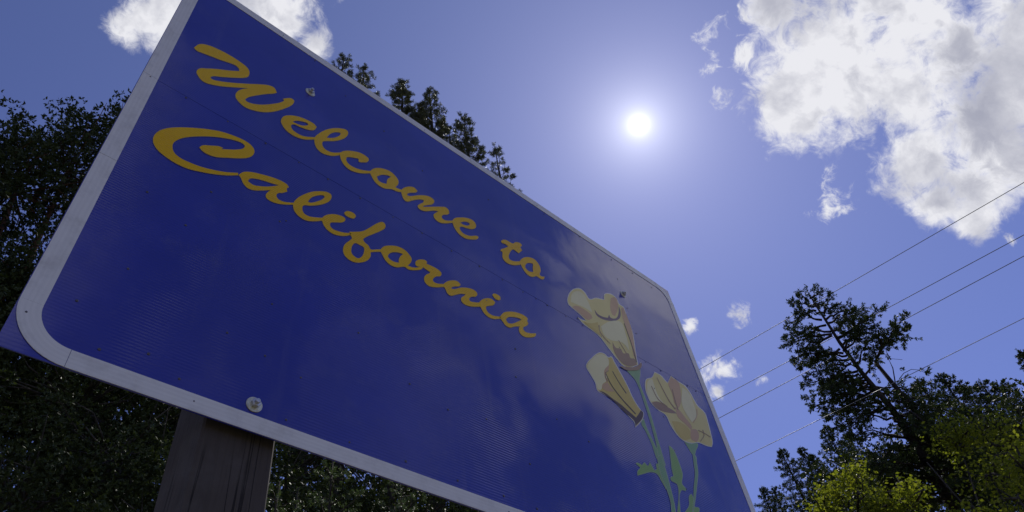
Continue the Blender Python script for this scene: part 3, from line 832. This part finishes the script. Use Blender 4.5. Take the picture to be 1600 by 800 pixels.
def broadleaf(name, label, crowns, base_xy, seed, clusters, leaves, cl_r, llen, lwid, mat, bark, trunk_r=.22, group=None, rosette=True, bough=.75):
    """crowns: list of (centre, radii) ellipsoids filled with leafy twig ends"""
    rnd = np.random.default_rng(seed)
    bz = float(terrain(*base_xy))
    base = np.array([base_xy[0], base_xy[1], bz])
    root = empty(name, base, label, 'tree', group)
    cen = []
    wts = np.array([np.prod(r) for c, r in crowns]) ** .8; wts /= wts.sum()
    for c, r in crowns:
        pass
    nbough = max(6, clusters // 16)
    for k in range(nbough):
        c, r = crowns[rnd.choice(len(crowns), p=wts)]
        v = rnd.normal(size=3); v /= np.linalg.norm(v)
        rad = rnd.uniform(.0, 1) ** .36 * rnd.uniform(.86, 1.0)
        b = np.asarray(c) + v * np.asarray(r) * rad
        n_in = clusters // nbough
        w = rnd.normal(0, 1, (n_in, 3)); w = w / np.linalg.norm(w, axis=1)[:, None] * (rnd.uniform(0, 1, (n_in, 1)) ** .5)
        cen += list(b + w * bough * np.array([1.0, 1.0, .7]))
    clusters = len(cen)
    cen = np.array(cen)
    paths = []
    # limbs: trunk to each crown, then branchlets
    hubs = []
    for c, r in crowns:
        c = np.asarray(c, float)
        mid = base + (c - base) * .5 + rnd.normal(0, .35, 3)
        pts = np.array([base - [0, 0, .3], base + (mid - base) * .5 + rnd.normal(0, .12, 3), mid, c])
        tt = np.linspace(0, 1, 4); ti = np.linspace(0, 1, 12)
        sm = np.stack([np.interp(ti, tt, pts[:, i]) for i in range(3)], 1)
        sm[1:-1] = (sm[:-2] + sm[1:-1] * 2 + sm[2:]) / 4
        paths.append((sm, trunk_r * (1 - ti * .78)))
        hubs.append(c)
    hubs = np.array(hubs)
    for p in cen[::5]:
        h = hubs[np.argmin(np.linalg.norm(hubs - p, axis=1))]
        a = h + (p - h) * rnd.uniform(.0, .35)
        m = (a + p) / 2 + rnd.normal(0, .15, 3)
        paths.append((np.array([a, m, p]), np.array([.022, .012, .005])))
    n = clusters * leaves
    ci = np.repeat(np.arange(clusters), leaves)
    if rosette:
        per = 7
        tw = leaves // per
        ci = np.repeat(np.arange(clusters), tw)
        off = np.clip(rnd.normal(0, cl_r * .45, (len(ci), 3)), -cl_r * .9, cl_r * .9)
        tips = cen[ci] + off
        d = unit(off + rnd.normal(0, .2, off.shape) + np.array([0, 0, .25 * cl_r]))
        lv = sprigs(tips, d, llen * .35, per, llen, lwid, 1.0)
    else:
        o = cen[ci] + rnd.normal(0, cl_r * .55, (n, 3))
        d = unit(rnd.normal(size=(n, 3)) * np.array([1, 1, .6]) + np.array([0, 0, -.25]))
        lv = blades(o, d, llen * rnd.uniform(.6, 1.2, n), lwid * rnd.uniform(.7, 1.2, n), .12)
    finish_tree(root, paths, lv, mat, bark, 6)
    return root

# --- dark evergreen broadleaf trees on the slope behind the sign
def crown_at(px, py, dist, r):
    return (at(px, py, dist), r)
broadleaf('evergreen_tree', 'tall dense dark evergreen tree with clear blue sky over its rounded top, beside the sign',
          [crown_at(25, 300, 14, (1.5, 2.0, 1.75)), crown_at(105, 270, 14.3, (1.3, 1.9, 1.45)), crown_at(185, 265, 14.5, (1.5, 2.0, 1.5)), crown_at(-70, 310, 14, (1.6, 2.0, 1.9)),
           crown_at(50, 460, 14, (2.6, 2.3, 2.2)), crown_at(240, 400, 15, (2.6, 2.4, 2.8)), crown_at(-80, 560, 13.5, (2.5, 2.4, 2.4)),
           crown_at(90, 620, 14, (2.6, 2.4, 2.2)), crown_at(-220, 420, 14, (2.2, 2.2, 2.4))],
          tuple(at(60, 700, 14.6)[:2]), 11, 4600, 49, .30, .098, .046, 'oak', 'bark_red', .24)
broadleaf('evergreen_tree', 'shaded dark evergreen tree on the slope, seen under the sign between border and post',
          [crown_at(180, 720, 11.5, (1.7, 1.6, 1.5)), crown_at(30, 800, 11.5, (1.8, 1.6, 1.5)), crown_at(300, 640, 12.5, (1.9, 1.8, 1.6)), crown_at(120, 640, 12.2, (1.6, 1.5, 1.4)),
           crown_at(250, 880, 11, (1.7, 1.5, 1.4))],
          tuple(at(160, 800, 12.0)[:2]), 12, 1700, 56, .26, .070, .030, 'oak', 'bark_grey', .14)
broadleaf('evergreen_tree', 'dark evergreen tree on the slope behind the young fir, seen below the sign',
          [crown_at(520, 700, 15, (2.5, 2.2, 2.2)), crown_at(700, 740, 16, (2.6, 2.2, 2.2)), crown_at(600, 600, 16, (2.4, 2.3, 2.4)), crown_at(440, 820, 14, (2.4, 2.0, 2.0)),
           crown_at(820, 800, 16, (2.4, 2.2, 2.2)), crown_at(620, 850, 14.5, (2.4, 2.2, 1.8))],
          tuple(at(600, 760, 15.6)[:2]), 13, 1500, 49, .36, .092, .040, 'oak', 'bark_grey', .22)

# --- tall firs further up the slope, seen only through gaps under the sign
for px, py, dd, sd, lab in ((330, 480, 26, 81, 'dark fir up the slope right behind the timber post'), (470, 560, 25, 82, 'dark fir up the slope behind the smaller young fir'),
                            (610, 600, 27, 83, 'dark fir up the slope behind the taller young fir'), (740, 620, 26, 84, 'dark fir up the slope behind the pale twiggy young fir'),
                            (200, 520, 27, 85, 'dark fir up the slope behind the shaded evergreen tree'), (860, 690, 28, 86, 'dark fir up the slope behind the poppies end of the sign')):
    conifer('fir_tree', lab, at(px, py, dd), 3.4, sd, .05, 80, 'fir', .26, .13, 4, .5, 4.0, 1.6, group='firs up the slope behind the sign')

# --- young conifers just behind the sign's lower edge
conifer('young_fir', 'young grey green fir with upright tip just below the sign border', at(520, 718, 8.6), 1.35, 21, .12, 60, 'fir_light', .036, .009, 26, .11, 8.0, .55, trunk_r=.030, skew=.6, slope=.5)
conifer('young_fir', 'smaller young fir close beside the timber post', at(437, 752, 8.0), .95, 22, .12, 44, 'fir_light', .036, .009, 26, .10, 8.0, .45, trunk_r=.022, skew=.6, slope=.5)
conifer('young_fir', 'slim young fir tip between the post and the taller young fir', at(466, 762, 8.3), .8, 23, .12, 40, 'fir_light', .036, .009, 26, .10, 8.0, .42, trunk_r=.022, skew=.6, slope=.5)
conifer('young_fir', 'pale twiggy young fir with glinting branches beside the taller young fir', at(625, 742, 9.2), 1.5, 24, .12, 60, 'fir_light', .036, .009, 26, .11, 8.0, .6, trunk_r=.030, skew=.6, slope=.5)

# --- pines whose tops stand above the sign
def pine(label, px, py, dist, r, seed, nb, bushy):
    rnd = np.random.default_rng(seed)
    top = at(px, py, dist)
    bz = float(terrain(top[0], top[1]))
    H = top[2] - bz
    root = empty('pine_tree', (top[0], top[1], bz), label, 'tree', 'pine tops above the sign')
    ts = np.linspace(0, 1, 16)
    trunk = np.array([top[0], top[1], bz - .3]) + np.outer(ts, [0, 0, H + .3])
    trunk[:, :2] += rnd.normal(0, .06, (16, 2)) * (1 - ts)[:, None]
    paths = [(trunk, H * .010 * (1 - ts) ** .75 + .018)]
    O, Dv, Ln = [], [], []
    for k in range(nb):
        u = (k + rnd.uniform(0, 1)) / nb
        t = .82 + .176 * u
        az = k * 2.399 + rnd.uniform(-.6, .6)
        dtop = (1 - t) * H
        L = r * (1 - math.exp(-.25 * dtop / r)) * rnd.uniform(.45, 1.2) + .10
        p = np.array([np.interp(t, ts, trunk[:, i]) for i in range(3)])
        hd = np.array([math.cos(az), math.sin(az), 0])
        ss = np.linspace(0, 1, 5)
        pts = np.array([p + hd * L * s + np.array([0, 0, L * (.15 * s + .55 * s * s)]) for s in ss])
        pts[1:] += rnd.normal(0, .04 * L, (4, 3))
        paths.append((pts, (.012 + .014 * L) * (1 - ss * .8)))
        nt = max(2, int(L * bushy * 1.5))
        for j in range(nt):
            s = 1 - rnd.uniform(0, .75) ** 1.3
            q = np.array([np.interp(s, ss, pts[:, i]) for i in range(3)])
            d = hd * .5 + np.array([0, 0, .75]) + rnd.normal(0, .55, 3); d /= np.linalg.norm(d)
            q2 = q + d * rnd.uniform(.08, .34)
            paths.append((np.array([q, q2]), np.array([.012, .008])))
            O.append(q2 - d * .08); Dv.append(d); Ln.append(rnd.uniform(.7, 1.25))
    for j in range(7):
        d = np.array([0, 0, 1.0]) + rnd.normal(0, .35, 3)
        O.append(trunk[-1] + np.array([0, 0, -.08 * j])); Dv.append(d / np.linalg.norm(d)); Ln.append(1)
    O, Dv, Ln = np.array(O), np.array(Dv), np.array(Ln)
    finish_tree(root, paths, sprigs(O, Dv, .22 * Ln, 52, .18, .021, .95), 'pine', 'bark', 5)
pine('pine top by the white cloud, round needle clumps behind the sign edge', 537, 90, 23, 1.5, 31, 40, 7)
pine('small round pine top next to the one by the white cloud', 569, 106, 23.5, 1.25, 32, 40, 7)
pine('broad bushy pine top, widest of those above the sign', 628, 128, 23, 2.0, 33, 54, 9)
pine('slender pointed pine top leaning out of the broad bushy pine', 671, 142, 23, 1.35, 34, 46, 8)
pine('low bushy pine top filling the gap below the slender pine', 655, 172, 24, 1.7, 35, 48, 9)
pine('narrow upright pine top between the bushy pines and the lone top', 724, 184, 23, 1.35, 36, 44, 8)
pine('short stubby pine top in front of the narrow upright pine', 701, 200, 24, .95, 37, 34, 7)
pine('lone open pine top standing apart from the other pines', 774, 236, 23, 1.25, 38, 30, 5)

# --- the open-crowned fir by the power lines, limb by limb
def open_fir():
    rnd = np.random.default_rng(51)
    DD = 17.0
    tp = [at(1470, 760, DD + .3), at(1430, 690, DD), at(1390, 634, DD), at(1345, 580, DD), at(1312, 535, DD), at(1290, 500, DD), at(1274, 476, DD), at(1262, 456, DD)]
    lo = tp[0]
    base = np.array([lo[0] + .55, lo[1] - .2, float(terrain(lo[0], lo[1]))])
    root = empty('fir_tree', base, 'tall fir with an open forked crown crossed by the power lines', 'tree')
    trunk = np.array([base - [0, 0, .3], base + (lo - base) * .5] + tp)
    r = np.interp(np.arange(len(trunk)), [0, 2, 5, 9], [.22, .12, .055, .012])
    paths = [(trunk, r)]
    O, Dv, Ln = [], [], []
    fork = np.array([at(1440, 655, DD), at(1400, 605, DD), at(1368, 566, DD + .2)])
    paths.append((fork, [.07, .055, .045]))
    def limb(px, jit=.5, r0=.035, side=.42, dens=5.0, start=.15, dz=None):
        j = rnd.normal(0, jit) if dz is None else dz
        n = len(px)
        pts = np.array([at(a, b, DD + j * k / (n - 1)) for k, (a, b) in enumerate(px)])
        ti = np.linspace(0, 1, 7); tt = np.linspace(0, 1, n)
        pts = np.stack([np.interp(ti, tt, pts[:, i]) for i in range(3)], 1)
        pts[1:-1] += rnd.normal(0, .03, (5, 3))
        paths.append((pts, r0 * (1 - ti * .8)))
        twig_sprays(pts[0], pts, 1.2, O, Dv, Ln, paths, dens, side, rnd, .05, start, .5)
    L = [ [(1262,470),(1250,458)], [(1266,466),(1282,456)], [(1270,480),(1296,462)], [(1268,478),(1240,470)], [(1276,490),(1305,478)], [(1275,486),(1245,490)],
          [(1284,500),(1258,492),(1232,506)], [(1290,508),(1262,512),(1228,526)], [(1298,518),(1264,520),(1240,532)], [(1300,522),(1262,528),(1226,540)],
          [(1300,524),(1270,538),(1250,548)], [(1290,500),(1312,488),(1328,484)], [(1294,505),(1316,498),(1334,488)], [(1300,518),(1325,500),(1350,484)], [(1306,528),(1332,512),(1356,500)],
          [(1308,530),(1345,505),(1378,484)], [(1316,540),(1345,520),(1368,510)], [(1318,548),(1340,532),(1362,528)], [(1318,548),(1330,530),(1334,508)],
          [(1318,552),(1290,548),(1242,560)], [(1322,556),(1290,556),(1250,574)], [(1326,562),(1292,562),(1246,566)], [(1330,568),(1300,572),(1262,588)], [(1312,545),(1285,550),(1262,556)],
          [(1342,584),(1300,590),(1258,600)], [(1348,590),(1305,602),(1262,622)], [(1352,594),(1310,608),(1270,636)], [(1340,580),(1310,584),(1285,600)], [(1356,600),(1320,620),(1290,640)],
          [(1336,572),(1345,556),(1352,540)], [(1350,590),(1362,570),(1366,556)],
          [(1368,566),(1380,542),(1400,517),(1414,494)], [(1370,560),(1382,538),(1395,524),(1416,512)], [(1378,545),(1390,530),(1396,508)], [(1372,556),(1376,540),(1372,528)], [(1392,525),(1405,520),(1414,528)] ]
    for px in L: limb(px, side=.50, dens=15)
    for k in range(96):                                   # the dense lower crown
        s = rnd.uniform(0, 1)
        a = np.array([1352, 594]) + (np.array([1490, 790]) - np.array([1352, 594])) * s
        sg = 1 if k % 2 else -1
        ln = rnd.uniform(45, 90) * (1 + .35 * s) if sg > 0 else rnd.uniform(36, 66) * (1 + .25 * s)
        e = a + np.array([sg * ln * .9 + (15 if sg > 0 else -12), rnd.uniform(-30, 38) + 8 if sg < 0 else rnd.uniform(-22, 34)])
        limb([tuple(a), tuple((a + e) / 2 + [0, -6]), tuple(e)], r0=.03, side=.6, dens=7, dz=rnd.uniform(-1.6, 1.2))
    for px in ([(1340,575),(1305,556),(1288,552)], [(1325,560),(1305,580),(1300,590)], [(1330,566),(1310,585)], [(1392,562),(1384,548)], [(1400,605),(1395,575),(1388,560),(1410,562)]):
        pts = np.array([at(a, b, DD + .2) for a, b in px]); paths.append((pts, np.linspace(.016, .005, len(pts))))
    # a bare arching twig with a few leaves at its end
    arch = np.array([at(a, b, DD) for a, b in ((1405, 592), (1412, 583), (1424, 577), (1436, 578), (1447, 583))])
    paths.append((arch, np.linspace(.012, .005, 5)))
    for p in (arch[-1], arch[-2], at(1450, 580, DD), at(1404, 577, DD), at(1448, 588, DD)):
        O.append(p); d = rnd.normal(0, 1, 3); Dv.append(d / np.linalg.norm(d)); Ln.append(.7)
    O, Dv, Ln = np.array(O), np.array(Dv), np.array(Ln)
    finish_tree(root, paths, sprigs(O, Dv, .15 * Ln, 22, .080, .027, .8), 'fir', 'bark', 5)
open_fir()

# --- firs and leafy trees round it
FG = 'firs beyond the power lines'
def far_fir(label, px, py, dist, r, seed, slope=.5, nb=120, zf=.66, k=1.0):
    conifer('fir_tree', label, at(px, py, dist), r, seed, zf, nb, 'fir', .088 * k, .027 * k, 17, .19 * k, 11.0 / k, .46 * k, group=FG, lift=.10, slope=slope, skew=.72)
far_fir('small far fir tip just clear of the sign edge', 1190, 762, 36, 2.6, 61, .5, 90)
far_fir('pointed far fir with a twin tip, second from the sign edge', 1219, 702, 36, 2.4, 62, .45, 120)
far_fir('narrow fir close behind the pointed far fir', 1250, 700, 37, 2.2, 63, .38, 120)
far_fir('short fir tip between the narrow fir and the tall pointed fir', 1267, 711, 36, 2.2, 75, .42, 110)
far_fir('tall pointed fir just beside the open forked crown', 1289, 667, 32, 2.8, 64, .5, 130)
far_fir('blunt fir half hidden behind the open forked crown', 1322, 684, 33, 2.8, 76, .6, 110)
far_fir('low fir between the far fir tips and the leafy maple', 1207, 762, 38, 2.4, 65, .5, 90)
far_fir('bushy fir top where the wire leaves the forked crown', 1432, 592, 21, 2.0, 66, .5, 110, .56, .85)
far_fir('broad shaggy fir top between the forked fir and the leafy trees', 1468, 586, 22, 2.4, 67, .55, 120, .56, .85)
far_fir('small fir tip beside the broad shaggy fir', 1500, 600, 23, 2.0, 70, .45, 100, .56, .85)
far_fir('forked shaggy fir tip above the yellow green leaves', 1530, 596, 24, 2.0, 77, .45, 100, .56, .85)
far_fir('dark fir behind the yellow green leaves', 1556, 598, 24, 2.4, 68, .5, 110, .56, .85)
far_fir('tall fir tip standing highest of those behind the leafy trees', 1591, 548, 26, 2.3, 69, .32, 130, .55, .9)
LG = 'sunlit leafy trees below the power lines'
broadleaf('maple_tree', 'sunlit yellow green maple in front of the far firs', [crown_at(1284, 796, 10.5, (.30, .4, .20)), crown_at(1312, 776, 10.5, (.26, .4, .20)), crown_at(1352, 764, 10.6, (.30, .4, .20)), crown_at(1396, 778, 10.5, (.30, .4, .24)),
           crown_at(1338, 806, 10.3, (.42, .5, .26)), crown_at(1400, 742, 10.8, (.16, .25, .12)), crown_at(1425, 812, 10.5, (.30, .4, .22)), crown_at(1350, 880, 10.5, (.9, .8, .5))],
          tuple(at(1350, 880, 10.6)[:2]), 71, 330, 17, .15, .056, .042, 'maple', 'bark_grey', .04, LG, False, .20)
broadleaf('maple_tree', 'tall yellow green leafy tree between two dark firs', [crown_at(1498, 690, 14, (.34, .4, .16)), crown_at(1532, 672, 14, (.34, .4, .14)), crown_at(1566, 700, 14, (.34, .4, .24)), crown_at(1545, 742, 13.8, (.40, .5, .26)), crown_at(1448, 722, 13.8, (.18, .3, .18)),
           crown_at(1472, 782, 13.6, (.30, .4, .24)), crown_at(1520, 790, 13.6, (.4, .4, .28)), crown_at(1500, 840, 13.4, (.6, .6, .3))],
          tuple(at(1520, 800, 14.2)[:2]), 72, 260, 14, .26, .066, .05, 'maple', 'bark_grey', .045, LG, False, .34)
broadleaf('maple_tree', 'bright leafy tree low beneath the tallest fir tip', [crown_at(1590, 778, 12, (.36, .4, .26)), crown_at(1604, 735, 12.2, (.26, .4, .2)), crown_at(1645, 745, 12.5, (.5, .5, .4)), crown_at(1565, 840, 12, (.6, .6, .4))],
          tuple(at(1610, 840, 12.2)[:2]), 73, 150, 16, .22, .066, .05, 'maple', 'bark_grey', .05, LG, False, .45)
broadleaf('leafy_tree', 'deep shaded leafy tree under the open forked fir', [crown_at(1440, 770, 19.5, (1.6, 1.6, 1.5)), crown_at(1390, 735, 20.5, (1.3, 1.3, 1.1)), crown_at(1340, 760, 21, (1.3, 1.3, 1.1)), crown_at(1530, 740, 20.5, (1.8, 1.6, 1.7)), crown_at(1400, 850, 19.5, (1.8, 1.6, 1.5)), crown_at(1620, 700, 21, (1.8, 1.8, 1.7)), crown_at(1600, 800, 20.5, (1.8, 1.8, 1.6))],
          tuple(at(1480, 840, 20)[:2]), 74, 1200, 42, .36, .10, .046, 'oak', 'bark_grey', .14, LG)

# ------------------------------------------------------------------ power lines
def wire(label, a, b, xplane, rad, mat):
    ra, rb = ray(*a), ray(*b)
    pa = np.array([0, 0, CAM_Z]) + ra * xplane / ra[0]
    pb = np.array([0, 0, CAM_Z]) + rb * xplane / rb[0]
    d = pb - pa
    ts = np.linspace(-3.2, 4.2, 70)
    pts = np.array([pa + d * t for t in ts])
    L = np.linalg.norm(d)
    # slight sag that leaves the two sighted points in place
    pts[:, 2] += .0035 * L * L * .05 * (ts * (ts - 1))
    V, F = tube_mesh_data([(pts, [rad] * len(pts))], 6, 0)
    me = mesh_from('power_line', V, F, True)
    o = link('power_line', me, [M[mat]])
    o['label'] = label; o['category'] = 'wire'; o['group'] = 'power lines'
wire('topmost thin dark power line, meeting the sign edge just under its corner', (1095, 576), (1600, 285), 20.0, .010, 'wire')
wire('second power line from the top, passing below the forked fir tip', (1113, 628), (1600, 367), 20.0, .010, 'wire')
wire('third power line, close under the second one', (1122, 654), (1600, 400), 20.0, .010, 'wire')
wire('lowest power line, glinting where it crosses in front of the forked fir', (1150, 720), (1600, 497), 14.6, .0065, 'wire_bright')
